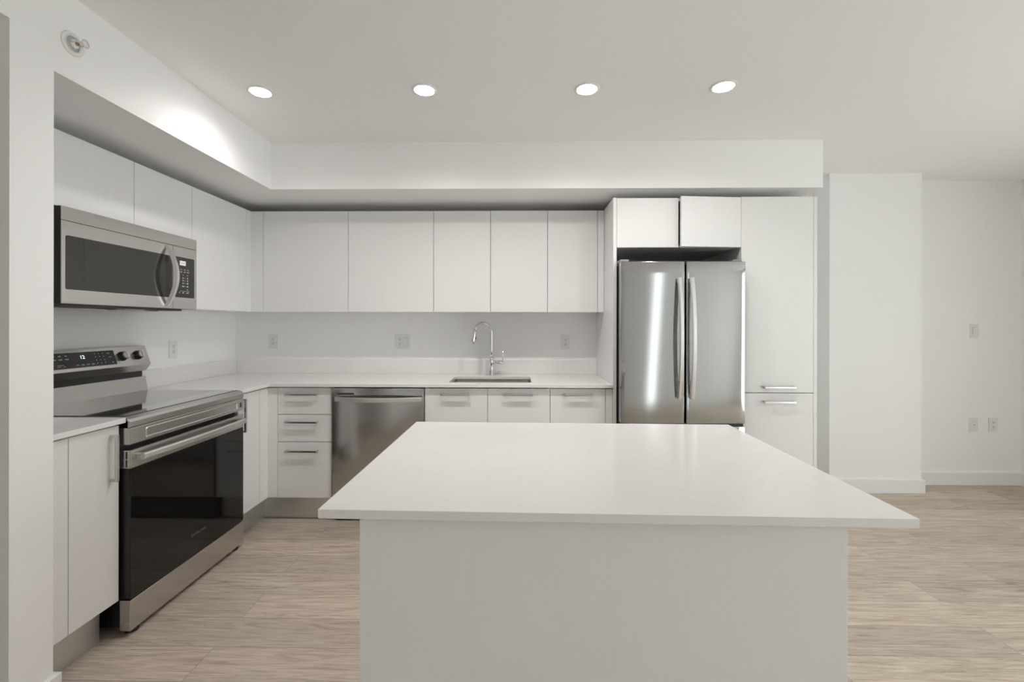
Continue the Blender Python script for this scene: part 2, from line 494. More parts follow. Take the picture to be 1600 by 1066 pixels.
def carcass(parent, x0, x1, y0, y1, z0, z1, open_front, top=True, e=0.016):
    """panel box. open_front: 'y' opens towards -Y, 'x' towards +X"""
    b = MB(); x0 += 0.0004; x1 -= 0.0004
    if open_front == 'y':
        b.box(x0, x0+e, y0, y1, z0, z1).box(x1-e, x1, y0, y1, z0, z1).box(x0+e, x1-e, y0, y1, z0, z0+e).box(x0+e, x1-e, y1-0.006, y1, z0+e, z1-e if top else z1)
        if top: b.box(x0+e, x1-e, y0, y1, z1-e, z1)
    else:
        y0 += 0.0004; y1 -= 0.0004
        b.box(x0, x1, y0, y0+e, z0, z1).box(x0, x1, y1-e, y1, z0, z1).box(x0, x1, y0+e, y1-e, z0, z0+e).box(x0, x0+0.006, y0+e, y1-e, z0+e, z1-e if top else z1)
        if top: b.box(x0, x1, y0+e, y1-e, z1-e, z1)
    return b.build('body', M['cab'], parent)

YB0, YU0, YT0 = YB+DT+0.001, YU+DT+0.001, YT+DT+0.001
XB0, XU0 = XB-DT-0.001, XU-DT-0.001
BACK = YW-0.001
# ---- wall cabinets, back wall
ux = [-1.8428, -1.2247, -0.6071, -0.1974, 0.2108, 0.5681]
grp = 'white wall cabinets above the back counter'
def wall_cab(x0, x1, splits, label):
    t = thing('wall_cabinet', label, 'cabinet', ((x0+x1)/2, YU, UB), grp)
    carcass(t, x0, x1, YU0, BACK, UB+0.001, UT-0.001, 'y')
    for a, b in zip(splits, splits[1:]): front_y(t, 'door', a, b, UB, UT, YU)
    return t
wall_cab(ux[0], ux[1], [ux[0], ux[1]], 'white wall cabinet with one wide door, next to the left corner of the back wall')
wall_cab(ux[1], ux[2], [ux[1], ux[2]], 'white wall cabinet with one wide door, straight above the dishwasher')
wall_cab(ux[2], ux[4], [ux[2], ux[3], ux[4]], 'white wall cabinet with two doors above the sink and faucet')
t = wall_cab(ux[4], ux[5], [ux[4], ux[5]], 'white wall cabinet with one narrow door, next to the tall panel left of the refrigerator')
front_y(t, 'filler_strip', ux[5], 0.6146, UB, UT, YU)
# ---- corner wall cabinet and the one above the microwave
t = thing('corner_wall_cabinet', 'white wall cabinet filling the left corner, right of the microwave', 'cabinet', (XU, 2.9, UB))
MB().cells([XL+0.001, XU0, ux[0]-0.001], [2.6165, YU0, BACK], {(0, 0), (0, 1), (1, 1)}, UB+0.001, UT-0.001).build('body', M['cab'], t)
front_x(t, 'door', 2.6155, 3.1387, UB, UT, XU)
front_x(t, 'filler_strip', 3.1387, YU-0.0005+G, UB, UT, XU)
front_y(t, 'filler_strip', XU0+0.001-G, ux[0], UB, UT, YU)
t = thing('over_microwave_cabinet', 'low white wall cabinet with two doors above the microwave', 'cabinet', (XU, 2.2155, 1.79))
carcass(t, XL+0.001, XU0, 1.8155, 2.6155, 1.7908, UT-0.001, 'x')
front_x(t, 'door', 1.8155, 2.2155, 1.7900, UT, XU)
front_x(t, 'door', 2.2155, 2.6155, 1.7900, UT, XU)

# ---- base cabinets, back run
BT = 0.8895
DTOP = 0.881
t = thing('drawer_cabinet', 'white base cabinet with three drawers left of the dishwasher', 'cabinet', (-1.40, YB, KH))
carcass(t, -1.5808, -1.2225, YB0, BACK, KH+0.002, BT, 'y')
for (z0, z1, hz) in ((0.7075, DTOP, 0.840), (0.5275, 0.7035, 0.659), (KH, 0.5235, 0.469)):
    d = front_y(t, 'drawer', -1.5808, -1.2225, z0, z1)
    pull(d, (-1.417, YB, hz), (1, 0, 0), 0.212, (0, -1, 0))
def base_cab(name, x0, x1, splits, pulls, label, top=True):
    t = thing(name, label, 'cabinet', ((x0+x1)/2, YB, KH))
    carcass(t, x0, x1, YB0, BACK, KH+0.002, BT, 'y', top)
    for (a, b), px in zip(zip(splits, splits[1:]), pulls):
        d = front_y(t, 'door', a, b, KH, DTOP)
        pull(d, (px, YB, 0.843), (1, 0, 0), 0.182, (0, -1, 0))
    MB().box(x0+0.001, x1-0.001, 2.977, 2.989, 0.001, KH).build('toe_kick', M['kick'], t)
    return t
base_cab('sink_cabinet', -0.6105, 0.2098, [-0.6105, -0.1977, 0.2098], [-0.409, 0.005], 'white base cabinet with two doors under the sink', False)
t = base_cab('base_cabinet', 0.2098, 0.5697, [0.2098, 0.5697], [0.3906], 'white base cabinet with one door between the sink cabinet and the tall refrigerator panel')
front_y(t, 'filler_strip', 0.5697, 0.6146, KH, DTOP)
# ---- base corner and left run
t = thing('corner_base_cabinet', 'white base cabinet in the left corner, right of the oven range', 'cabinet', (XB, 2.75, KH))
MB().cells([XL+0.001, XB0, -1.5818], [2.599, YB0, BACK], {(0, 0), (0, 1), (1, 1)}, KH+0.002, BT).build('body', M['cab'], t)
d = front_x(t, 'door', 2.599, 2.8215, KH, DTOP)
pull(d, (XB, 2.632, 0.755), (0, 0, 1), 0.20, (1, 0, 0))
front_x(t, 'filler_strip', 2.8215, YB-0.0005+G, KH, DTOP)
front_y(t, 'filler_strip', XB0+0.001-G, -1.5808, KH, DTOP)
t = thing('narrow_base_cabinet', 'narrow white base cabinet between the wall column and the oven range', 'cabinet', (XB, 1.67, KH))
carcass(t, XL+0.001, XB0, 1.5375, 1.8175, KH+0.002, BT, 'x')
front_x(t, 'filler_strip', 1.5375, 1.6094, KH, DTOP)
d = front_x(t, 'door', 1.6094, 1.8175, KH, DTOP)
pull(d, (XB, 1.7785, 0.757), (0, 0, 1), 0.19, (1, 0, 0))
tag(MB().box(-1.714, -1.7034, 1.5365, 1.793, 0.001, KH-0.001, 0.0008).build('toe_kick', M['kick']), 'brushed metal toe kick under the narrow cabinet beside the column', 'toe kick', 'brushed metal toe kicks')
tag(MB().cells([-1.714, -1.7034, -1.2235], [2.60, 2.9742, 2.985], {(0, 0), (0, 1), (1, 1)}, 0.001, KH-0.001, 0.0008).build('toe_kick', M['kick']),
    'brushed metal toe kick running round the corner under the three drawers', 'toe kick', 'brushed metal toe kicks')

# ---- counters
XC, YC = -1.6244, 2.8924
SX0, SX1, SY0, SY1 = -0.4672, 0.0900, 2.9935, 3.332
CB = 0.8905
xs = [XL+0.0005, XC, SX0, SX1, 0.6144]; ys = [2.5965, YC, SY0, SY1, YW-0.0005]
fill = {(0, 0)} | {(i, j) for i in range(4) for j in range(1, 4)} - {(2, 2)}
tag(MB().cells(xs, ys, fill, CB, CT).build('countertop', M['quartz'], None, 0.0012), 'white quartz countertop wrapping the corner, with the sink cut into it', 'countertop')
tag(MB().box(XL+0.0005, XC, 1.5205, 1.8255, CB, CT).build('countertop', M['quartz'], None, 0.0012), 'short white quartz countertop between the wall column and the range', 'countertop')
tag(MB().box(XL+0.021, 0.6144, YW-0.0205, YW-0.0005, CT+0.0004, 1.0217, 0.001).build('backsplash', M['quartz']), 'low white quartz backsplash along the back wall behind the faucet', 'backsplash')
tag(MB().box(XL+0.0005, XL+0.0205, 2.598, YW-0.0005, CT+0.0004, 1.0217, 0.001).build('backsplash', M['quartz']), 'low white quartz backsplash on the left wall behind the range end of the counter', 'backsplash')

# ---- sink
t = thing('kitchen_sink', 'rectangular undermount stainless steel sink in the back counter', 'sink', ((SX0+SX1)/2, (SY0+SY1)/2, CB-0.2))
b = MB()
def basin(b, x0, x1, y0, y1, ztop, zbot, r, th):
    def rr(x0, x1, y0, y1, r, n=6):
        pts = []
        for cx, cy, a0 in ((x1-r, y1-r, 0), (x0+r, y1-r, 90), (x0+r, y0+r, 180), (x1-r, y0+r, 270)):
            for k in range(n+1):
                a = math.radians(a0+90*k/n); pts.append((cx+r*math.cos(a), cy+r*math.sin(a)))
        return pts
    t_ = bmesh.new(); loops = []
    specs = [(-0.02, ztop, r+0.02), (0, ztop, r), (0.001, zbot+0.03, r), (0.006, zbot+0.009, r), (0.03, zbot, r)]
    for (ins, z, q) in specs:
        loops.append([t_.verts.new((px, py, z)) for px, py in rr(x0+ins, x1-ins, y0+ins, y1-ins, q)])
    n = len(loops[0])
    for a, c in zip(loops, loops[1:]):
        for i in range(n):
            f = t_.faces.new((a[i], a[(i+1) % n], c[(i+1) % n], c[i])); f.smooth = True
    t_.faces.new(loops[-1])
    bmesh.ops.recalc_face_normals(t_, faces=t_.faces)
    bmesh.ops.solidify(t_, geom=list(t_.faces), thickness=th)
    bmesh.ops.recalc_face_normals(t_, faces=t_.faces)
    b._merge(t_)
basin(b, SX0+0.001, SX1-0.001, SY0+0.001, SY1-0.001, CB-0.0022, CB-0.20, 0.02, 0.0012)
b.build('basin', M['sink'], t)
MB().lathe([(0, 0.0022), (0.03, 0.0022), (0.043, 0.004), (0.045, 0.0022), (0.045, 0.0018), (0, 0.0018)], ((SX0+SX1)/2, (SY0+SY1)/2+0.03, CB-0.1985)).build('drain', M['chrome'], t)

# ---- faucet
fx, fy = -0.2035, 3.425
t = thing('kitchen_faucet', 'chrome gooseneck pull-down faucet behind the sink', 'faucet', (fx, fy, CT))
MB().lathe([(0, 0.0005), (0.027, 0.0005), (0.027, 0.004), (0.024, 0.012), (0.0165, 0.05), (0.0145, 0.075), (0.0175, 0.09), (0.0175, 0.128), (0.0135, 0.134), (0.0, 0.134)], (fx, fy, CT), (0, 0, 1), 32).build('base', M['chrome'], t)
path = [(fx, fy, CT+0.133), (fx, fy, 1.10), (fx, fy, 1.17), (fx, fy, 1.235)]
d = Vector((-0.118, -0.115, 0)); R = 0.5
for k in range(1, 15):
    a = math.radians(168*k/14)
    path.append((fx+d.x*(1-math.cos(a))/2*1.0, fy+d.y*(1-math.cos(a))/2, 1.235+0.078*math.sin(a)))
MB().tube(path, 0.0118, 20, (1, 0, 0)).build('spout', M['chrome'], t)
p0 = Vector(path[-1]); dr = (Vector(path[-1])-Vector(path[-2])).normalized()
dr = (dr + Vector((0, 0, -0.5))).normalized()
sp = MB().tube([p0-dr*0.002, p0+dr*0.008, p0+dr*0.03, p0+dr*0.075, p0+dr*0.098], [0.0135, 0.0145, 0.0155, 0.0165, 0.0145], 20, (1, 0, 0)).build('spray_head', M['chrome'], t)
rg = Vector((0.7, 0.25, 0)).normalized()
q = p0+dr*0.055+rg*0.0145
MB().tube([q-dr*0.014, q+rg*0.003, q+dr*0.014], [0.003, 0.005, 0.003], 10, (1, 0, 0)).build('spray_button', M['slot'], sp)
lv = MB().tube([(fx+0.012, fy-0.002, 1.008), (fx+0.06, fy-0.003, 1.008), (fx+0.088, fy-0.003, 1.008)], 0.0145, 20).tube([(fx+0.088, fy-0.003, 1.008), (fx+0.091, fy-0.003, 1.008)], [0.0145, 0.012], 20)
lv = lv.build('valve', M['chrome'], t)
MB().tube([(fx+0.085, fy-0.003, 1.015), (fx+0.087, fy-0.004, 1.06), (fx+0.090, fy-0.006, 1.112)], [0.0052, 0.0042, 0.0038], 12, (1, 0, 0)).build('lever', M['chrome'], lv)

# ---- dishwasher
DX0, DX1, DY = -1.2185, -0.6125, 2.905
t = thing('dishwasher', 'stainless steel dishwasher with a bowed bar handle under the back counter', 'dishwasher', ((DX0+DX1)/2, DY, 0))
MB().box(DX0+0.003, DX1-0.003, DY+0.03, 3.46, 0.02, 0.885).build('body', M['black'], t)
dd = MB().box(DX0, DX1, DY, DY+0.028, 0.162, 0.8825, 0.003).build('door', M['steel_v'], t)
MB().box(DX0+0.004, DX1-0.004, 2.975, 2.99, 0.001, 0.155).build('toe_panel', M['black'], t)
n = 24; path = []; secs = []
for k in range(n+1):
    u = k/n; x = -1.1865+u*(0.5625)
    s = math.sin(math.pi*u)
    path.append((x, DY-0.020-0.045*s, 0.8135))
hb = MB().sweep(path, [(-0.006, -0.0145), (0.006, -0.0145), (0.008, -0.010), (0.008, 0.010), (0.006, 0.0145), (-0.006, 0.0145)], (0, 0, 1), False)
for x in (-1.180, -0.630): hb.box(x-0.006, x+0.006, DY-0.018, DY-0.0002, 0.803, 0.824)
hb.build('handle', M['satin'], dd)
lab(MB().box(-1.181, -1.072, DY-0.0012, DY-0.0002, 0.838, 0.851).build('badge', M['slot'], dd), 'dark printed strip above the handle')

# ---- tall panel, cabinet above the refrigerator, pantry, end panel
tag(MB().box(0.6152, 0.6368, YT, BACK, 0.001, 2.1212, 0.001).build('tall_side_panel', M['cab']), 'tall white side panel left of the refrigerator', 'panel')
t = thing('over_fridge_cabinet', 'white cabinet above the refrigerator with its right door standing ajar', 'cabinet', (1.03, YT, 1.7995))
carcass(t, 0.6372, 1.4336, YT0, BACK, 1.801, 2.119, 'y')
front_y(t, 'door', 0.6372, 1.0350, 1.7995, 2.1185, YT)
hx = 1.4330
xf = Matrix.Translation((hx, YT+DT, 0)) @ Matrix.Rotation(math.radians(5.0), 4, 'Z') @ Matrix.Translation((-hx, -YT-DT, 0))
lab(front_y(t, 'door', 1.0350, 1.4336, 1.7995, 2.1215, YT, xf), 'cabinet door standing slightly open')
t = thing('pantry_cabinet', 'tall white pantry cabinet right of the refrigerator', 'cabinet', (1.665, YT, 0))
carcass(t, 1.4340, 1.8965, YT0, BACK, KH+0.002, 2.123, 'y')
d = front_y(t, 'door', 1.4340, 1.8965, 0.8650, 2.1245, YT)
pull(d, (1.6714, YT, 0.9005), (1, 0, 0), 0.197, (0, -1, 0))
d = front_y(t, 'door', 1.4340, 1.8965, KH, 0.8605, YT)
pull(d, (1.6714, YT, 0.8065), (1, 0, 0), 0.197, (0, -1, 0))
MB().box(1.4345, 1.896, 2.97, 2.985, 0.001, KH).build('toe_kick', M['kick'], t)
tag(MB().box(1.8970, 1.9196, YT, BACK, 0.001, 2.1245, 0.001).build('end_panel', M['cab']), 'tall white end panel on the right side of the pantry', 'panel')

# ---- refrigerator
FX0, FX1, FY, FT = 0.640, 1.404, 2.775, 1.692
FXM = 1.0329
t = thing('refrigerator', 'stainless steel french door refrigerator between the white cabinets', 'refrigerator', ((FX0+FX1)/2, FY, 0))
MB().box(FX0+0.004, FX1-0.004, FY+0.075, 3.47, 0.035, FT-0.012, 0.004).build('body', M['black'], t)  # body coloured black so the gap beside the tall panel reads as dark shade
TW = -0.024
def fridge_front(name, x0, x1, z0, z1):
    xc, hw = FXM, (FX1-FX0)/2
    n, m = 14, 12
    zc, xm = (z0+z1)/2, (x0+x1)/2
    tb = bmesh.new()
    fr_ = [[tb.verts.new((x0+(x1-x0)*k/n, FY+0.010*((x0+(x1-x0)*k/n-xc)/hw)**2+TW*(x0+(x1-x0)*k/n-xm)*(z0+(z1-z0)*q/m-zc), z0+(z1-z0)*q/m)) for k in range(n+1)] for q in range(m+1)]
    for q in range(m):
        for k in range(n):
            f = tb.faces.new((fr_[q][k], fr_[q][k+1], fr_[q+1][k+1], fr_[q+1][k])); f.smooth = True
    edge = [fr_[0][k] for k in range(n+1)] + [fr_[q][n] for q in range(1, m+1)] + [fr_[m][k] for k in range(n-1, -1, -1)] + [fr_[q][0] for q in range(m-1, 0, -1)]
    bk = [tb.verts.new((v.co.x, FY+0.07, v.co.z)) for v in edge]
    for k in range(len(edge)):
        tb.faces.new((edge[k], bk[k], bk[(k+1) % len(edge)], edge[(k+1) % len(edge)]))
    tb.faces.new(bk)
    bmesh.ops.recalc_face_normals(tb, faces=tb.faces)
    b = MB(); b._merge(tb)
    o = b.build(name, M['steel_f'], t)
    md_ = o.modifiers.new('edge', 'BEVEL'); md_.width = 0.004; md_.segments = 3; md_.limit_method = 'ANGLE'; md_.angle_limit = 0.8
    return o
dl = fridge_front('door', FX0, FXM-0.0055, 0.688, FT)
dr_ = fridge_front('door', FXM+0.0055, FX1, 0.688, FT)
fz = fridge_front('freezer_drawer', FX0, FX1, 0.06, 0.672)
MB().box(FX0+0.006, FX1-0.006, FY+0.022, FY+0.074, 0.6725, 0.6868).build('dark_gap_strip', M['black'], t)  # black strip added to darken the gap above the freezer drawer
MB().box(FX0+0.01, FX1-0.01, FY+0.078, FY+0.1, 0.002, 0.034).build('kick_grille', M['black'], t)
def bow(parent, cx):
    path = []
    n = 20
    for k in range(n+1):
        u = k/n; z = 0.846+u*(1.588-0.846)
        path.append((cx, FY-0.020-0.042*math.sin(math.pi*u)**0.85, z))
    b = MB().sweep(path, [(-0.0145, -0.004), (-0.008, 0.007), (0.008, 0.007), (0.0145, -0.004), (0.012, -0.007), (-0.012, -0.007)], (0, -1, 0), False)
    for z in (0.862, 1.572): b.box(cx-0.010, cx+0.010, FY-0.018, FY-0.0002, z-0.012, z+0.012, 0.002)
    return b.build('handle', M['satin'], parent)
bow(dl, 0.9905); bow(dr_, 1.0665)
b = MB().sweep([(FX0+0.08+(FX1-FX0-0.16)*k/16, FY-0.012-0.04*math.sin(math.pi*k/16)**0.85, 0.60) for k in range(17)], [(-0.0145, -0.004), (-0.008, 0.007), (0.008, 0.007), (0.0145, -0.004), (0.012, -0.007), (-0.012, -0.007)], (0, -1, 0), False)
for x in (FX0+0.09, FX1-0.09): b.box(x-0.012, x+0.012, FY-0.012, FY+0.0055, 0.59, 0.61, 0.002)
b.build('handle', M['satin'], fz)
for x, dx in ((FX0+0.03, 0), (FX1-0.03, 0)):
    MB().box(x-0.028, x+0.028, FY+0.045, FY+0.15, FT+0.0005, FT+0.018, 0.005).build('hinge_cover', M['grey'], t)
lettering('logo', 'SAMSUNG', 0.0185, M['lgrey'], frame4((1.305, FY+0.0030, 1.6455), (1, 0.03, 0), (0, 0, 1)), dr_, 0.0004, 1.25)

# ---- range
RY0, RY1, RX = 1.8285, 2.5940, -1.608
RC = (RY0+RY1)/2
t = thing('oven_range', 'stainless steel electric range with black glass oven door', 'oven', (-1.93, RC, 0))
MB().box(-2.245, RX-0.048, RY0+0.004, RY1-0.004, 0.035, 0.8945).build('body', M['black'], t)
# cooktop frame, glass, rings
ct_ = MB().prism([(-2.24, 0.8955), (RX-0.012, 0.8955), (RX-0.012, 0.8685), (RX-0.002, 0.8685), (RX, 0.872), (RX, 0.893), (RX-0.006, 0.903), (RX-0.026, 0.9125), (-2.24, 0.9125)], 'y', RY0, RY1, 0.0012, 2).build('cooktop_frame', M['steel_y'], t)
ck = MB().box(-2.172, RX-0.032, RY0+0.012, RY1-0.012, 0.9126, 0.9150, 0.0008).build('cooktop_glass', M['cook'], t)
# front panel with embossed outline
fp = MB().prism([(RX-0.047, 0.7975), (RX-0.002, 0.7975), (RX, 0.7995), (RX, 0.8645), (RX-0.002, 0.8665), (RX-0.047, 0.8665)], 'y', RY0, RY1, 0.001, 2).build('front_panel', M['steel_y'], t)
def rrect(y0, y1, z0, z1, r, n=5):
    pts = []
    for cy_, cz, a0 in ((y1-r, z1-r, 0), (y0+r, z1-r, 90), (y0+r, z0+r, 180), (y1-r, z0+r, 270)):
        for k in range(n+1):
            a = math.radians(a0+90*k/n); pts.append((cy_+r*math.cos(a), cz+r*math.sin(a)))
    return pts
def ring_x(b, xb, xf_, outer, w, r):
    """raised rounded-rectangle bead on a +X face"""
    y0, y1, z0, z1 = outer
    A = rrect(y0, y1, z0, z1, r); Bq = rrect(y0+w/2, y1-w/2, z0+w/2, z1-w/2, max(r-w/2, 0.001)); D = rrect(y0+w, y1-w, z0+w, z1-w, max(r-w, 0.0008))
    tb = bmesh.new()
    L = [[tb.verts.new((x, p[0], p[1])) for p in P] for x, P in ((xb, A), (xf_, Bq), (xb, D))]
    n = len(A)
    for a, c in ((L[0], L[1]), (L[1], L[2]), (L[2], L[0])):
        for i in range(n): tb.faces.new((a[i], a[(i+1) % n], c[(i+1) % n], c[i]))
    bmesh.ops.recalc_face_normals(tb, faces=tb.faces)
    b._merge(tb); return b
ring_x(MB(), RX+0.0001, RX+0.0035, (RY0+0.075, RY1-0.06, 0.8085, 0.8545), 0.008, 0.010).build('embossed_outline', M['steel_y'], fp)
lab(MB().box(RX+0.0001, RX+0.0006, RY1-0.036, RY1-0.022, 0.817, 0.844).build('badge', M['slot'], fp), 'small dark badge')
# oven door: steel band, glass, handle
od = MB().box(RX-0.0455, RX-0.004, RY0+0.002, RY1-0.002, 0.155, 0.697, 0.002).build('oven_door', M['black'], t)
MB().box(RX-0.0038, RX, RY0+0.002, RY1-0.002, 0.153, 0.6955, 0.0012).build('door_glass', M['glass'], od)
MB().box(RX-0.0455, RX, RY0, RY1, 0.6985, 0.774, 0.002).build('door_band', M['steel_y'], od)
b = MB()
for z0 in (0.704, 0.7385):
    for x in (RX-0.036, RX-0.020): b.box(x, x+0.007, RY0-0.0006, RY0-0.0001, z0, z0+0.03)
b.build('side_vent', M['slot'], od)
for k in range(2):
    y = RC-0.04+k*0.17
    MB().box(RX-0.03, RX-0.012, y, y+0.1, 0.7743, 0.7748).build('top_vent', M['slot'], od)
path = [(RX+0.030+0.012*math.sin(math.pi*k/20), RY0+0.028+(RY1-RY0-0.056)*k/20, 0.742) for k in range(21)]
hb = MB().sweep(path, [(-0.0115, -0.010), (-0.008, -0.0135), (0.004, -0.0135), (0.0085, -0.008), (0.0085, 0.008), (0.004, 0.0135), (-0.008, 0.0135), (-0.0115, 0.010)], (0, 0, 1), False)
hb.build('handle', M['satin'], od)
for y in (RY0+0.040, RY1-0.040): MB().box(RX+0.0003, RX+0.022, y-0.012, y+0.012, 0.730, 0.754, 0.002).build('handle_bracket', M['steel_h'], od)
lettering('logo', 'SAMSUNG', 0.021, M['faint'], frame4((RX+0.0003, RC+0.015, 0.2525), (0, 1, 0), (0, 0, 1)), od, 0.0002, 1.1)
# drawer, feet
MB().box(RX-0.0455, RX, RY0, RY1, 0.022, 0.150, 0.003).build('storage_drawer', M['steel_y'], t)
for y in (RY0+0.045, RY1-0.045):
    for x in (RX-0.032, -2.18):
        MB().lathe([(0, 0.0003), (0.024, 0.0003), (0.026, 0.004), (0.024, 0.012), (0.010, 0.016), (0.010, 0.034), (0, 0.034)] if x < -2 else [(0, 0.0003), (0.024, 0.0003), (0.026, 0.004), (0.024, 0.012), (0.010, 0.016), (0.010, 0.0215), (0, 0.0215)], (x, y, 0), (0, 0, 1), 24).build('foot', M['rubber'], t)
# backguard
bgd = MB().prism([(-2.247, 0.9130), (-2.1765, 0.9130), (-2.191, 0.9945), (-2.247, 0.9945)], 'y', RY0, RY1, 0.0015, 2).build('backguard', M['steel_y'], t)
MB().box(-2.247, -2.205, RY0+0.008, RY1-0.008, 0.9947, 1.028).build('vent_slot', M['black'], bgd)
TP, NP = (-2.197, 1.1735), (-2.159, 1.067)
cpn = MB().prism([(-2.247, 1.1735), TP, NP, (-2.187, 1.0285), (-2.247, 1.0285)], 'y', RY0, RY1, 0.0015, 2).build('control_panel', M['steel_y'], t)
sl = Vector((TP[0]-NP[0], 0, TP[1]-NP[1])); SLEN = sl.length; sl.normalize()
nrm = Vector((sl.z, 0, -sl.x))
def face(y, s, off=0.0):
    """point on the sloping face: s metres up from its lower edge"""
    return Vector((NP[0], y, NP[1])) + sl*s + nrm*off
def face_slab(y0, y1, s0, s1, o0, o1, bevel=0.0):
    m = frame4(face(0, 0), (0, 1, 0), sl)
    return MB().box(y0, y1, s0, s1, o0, o1, bevel, 2, m)
dp = face_slab(RC-0.168, RC+0.168, 0.017, 0.096, 0.0002, 0.0018, 0.0005).build('display', M['glass'], t)
m4 = frame4(face(2.2005, 0.069, 0.0020), (0, 1, 0), sl)
lettering('clock_digits', '12', 0.026, M['lcd'], m4, dp, 0.0002, 1.0)
def add_dash(y, s_, wy, ws): face_slab(y-wy/2, y+wy/2, s_-ws/2, s_+ws/2, 0.0019, 0.0022).build('key_legend', M['grey'], dp)
for k in range(3):
    add_dash(2.062+k*0.030, 0.081, 0.012, 0.006); add_dash(2.062+k*0.030, 0.064, 0.018, 0.006)
for k in range(4): add_dash(2.165+k*0.027, 0.030, 0.015, 0.005)
add_dash(2.085, 0.036, 0.030, 0.003); add_dash(2.075, 0.028, 0.018, 0.003); add_dash(2.100, 0.028, 0.010, 0.003)
for i in range(3):
    for j in range(4): add_dash(2.270+i*0.022, 0.083-j*0.017, 0.004, 0.006)
add_dash(2.345, 0.080, 0.014, 0.006); add_dash(2.350, 0.060, 0.014, 0.003); add_dash(2.358, 0.030, 0.006, 0.007)
for y in (1.9, 2.0, 2.4235, 2.5225):
    k = MB().lathe([(0, 0.0003), (0.0265, 0.0003), (0.0265, 0.004), (0.0235, 0.005), (0.0225, 0.020), (0.021, 0.022), (0, 0.022)], face(y, 0.058), nrm, 32).build('knob', M['black'], t)
    MB().lathe([(0, 0.0222), (0.0192, 0.0222), (0.0185, 0.0300), (0.0170, 0.0312), (0, 0.0312)], face(y, 0.058), nrm, 32).box(-0.0055, 0.0055, -0.0165, 0.0165, 0.0305, 0.037, 0.002, 2, frame4(face(y, 0.058), (0, 1, 0), sl)).build('knob_grip', M['silver'], k)
for y, s in ((2.385, 0.088), (2.4965, 0.022), (2.395, 0.020)):
    MB().lathe([(0, 0.0002), (0.0022, 0.0002), (0.0022, 0.0006), (0, 0.0006)], face(y, s), nrm, 12).build('indicator_mark', M['slot'], cpn)

# ---- microwave
MY0, MY1, MX = 1.7995, 2.5695, -1.870
t = thing('microwave', 'stainless steel over-the-range microwave with a curved handle', 'microwave', (-2.05, (MY0+MY1)/2, 1.35))
MB().box(-2.248, MX-0.034, MY0+0.002, MY1-0.002, 1.3835, 1.7892, 0.002).build('body', M['black'], t)
MB().box(MX-0.0335, MX-0.005, MY0, MY1, 1.383, 1.7860, 0.001).build('front_frame', M['black'], t)
MB().box(MX-0.0048, MX, MY0, MY1, 1.7285, 1.7865, 0.0015).build('vent_strip', M['steel_y'], t)
SEAM = 2.3925
md = MB().box(MX-0.0048, MX, MY0, SEAM-0.001, 1.384, 1.7265, 0.0015).build('door', M['steel_y'], t)
b = MB(); b.prism(rrect(MY0+0.0165, 2.387, 1.4435, 1.668, 0.008), 'x', MX+0.0001, MX+0.0012)
wg = b.build('window', M['smoke'], md)
b = MB().box(MX+0.0013, MX+0.0016, 1.8935, 1.8955, 1.4445, 1.667)
b.build('window_line', M['slot'], md)
cp_ = MB().box(MX-0.0048, MX, SEAM+0.001, MY1, 1.384, 1.7265, 0.0015).build('control_panel', M['steel_y'], t)
b = MB(); b.prism(rrect(2.4085, 2.5485, 1.447, 1.671, 0.006), 'x', MX+0.0001, MX+0.0012)
kp = b.build('keypad', M['smoke'], t)
ds = MB().box(MX+0.0013, MX+0.0018, 2.438, 2.482, 1.626, 1.651).build('display', M['lcdw'], kp)
lettering('clock_digits', '12:42', 0.014, M['grey'], frame4((MX+0.0020, 2.460, 1.6385), (0, 1, 0), (0, 0, 1)), kp, 0.0001)
def kd(y, z, wy, wz): MB().box(MX+0.0013, MX+0.0016, y-wy/2, y+wy/2, z-wz/2, z+wz/2).build('key_legend', M['lgrey'], kp)
for i, y in enumerate((2.449, 2.475, 2.499)):
    kd(y, 1.603, 0.012, 0.003); kd(y, 1.590, 0.014, 0.004)
for z in (1.573,): kd(2.463, z, 0.004, 0.004); kd(2.496, z, 0.010, 0.003)
for k, z in enumerate((1.556, 1.542, 1.527, 1.510)):
    kd(2.463, z, 0.008 if k < 3 else 0.013, 0.006); kd(2.478, z, 0.003, 0.004); kd(2.496, z, 0.008 + 0.003*(k > 1), 0.006)
kd(2.496, 1.492, 0.008, 0.004); kd(2.437, 1.474, 0.003, 0.008); kd(2.463, 1.474, 0.009, 0.006); kd(2.496, 1.474, 0.018, 0.004)
kd(2.475, 1.483, 0.07, 0.0012)
n = 28; path = []
for k in range(n+1):
    u = k/n; z = 1.3995+u*(1.7155-1.3995)
    path.append((MX+0.006+0.052*math.sin(math.pi*u)**0.9, 2.346, z))
secs = []
for k in range(n+1):
    s = math.sin(math.pi*k/n); wv = 0.010+0.004*s; th = 0.007
    secs.append([(-wv, -th), (-wv*0.6, th), (wv*0.6, th), (wv, -th)])
MB().sweep(path, secs, (1, 0, 0), False).build('handle', M['satin'], md)
lettering('logo', 'SAMSUNG', 0.013, M['lgrey'], frame4((MX+0.0003, 2.195, 1.4155), (0, 1, 0), (0, 0, 1)), md, 0.0002, 1.2)
ud = MB().box(-2.235, MX-0.012, MY0+0.012, MY1-0.10, 1.3725, 1.3830).build('underside', M['slot'], t)
for (y0, y1) in ((MY0+0.05, MY0+0.3), (MY1-0.42, MY1-0.17)):
    MB().box(-2.16, MX-0.09, y0, y1, 1.3655, 1.3723, 0.002).build('grease_filter', M['steel_h'], ud)
MB().box(-1.93, MX-0.02, (MY0+MY1)/2-0.07, (MY0+MY1)/2+0.05, 1.3685, 1.3723, 0.001).build('lamp_cover', M['lgrey'], ud)

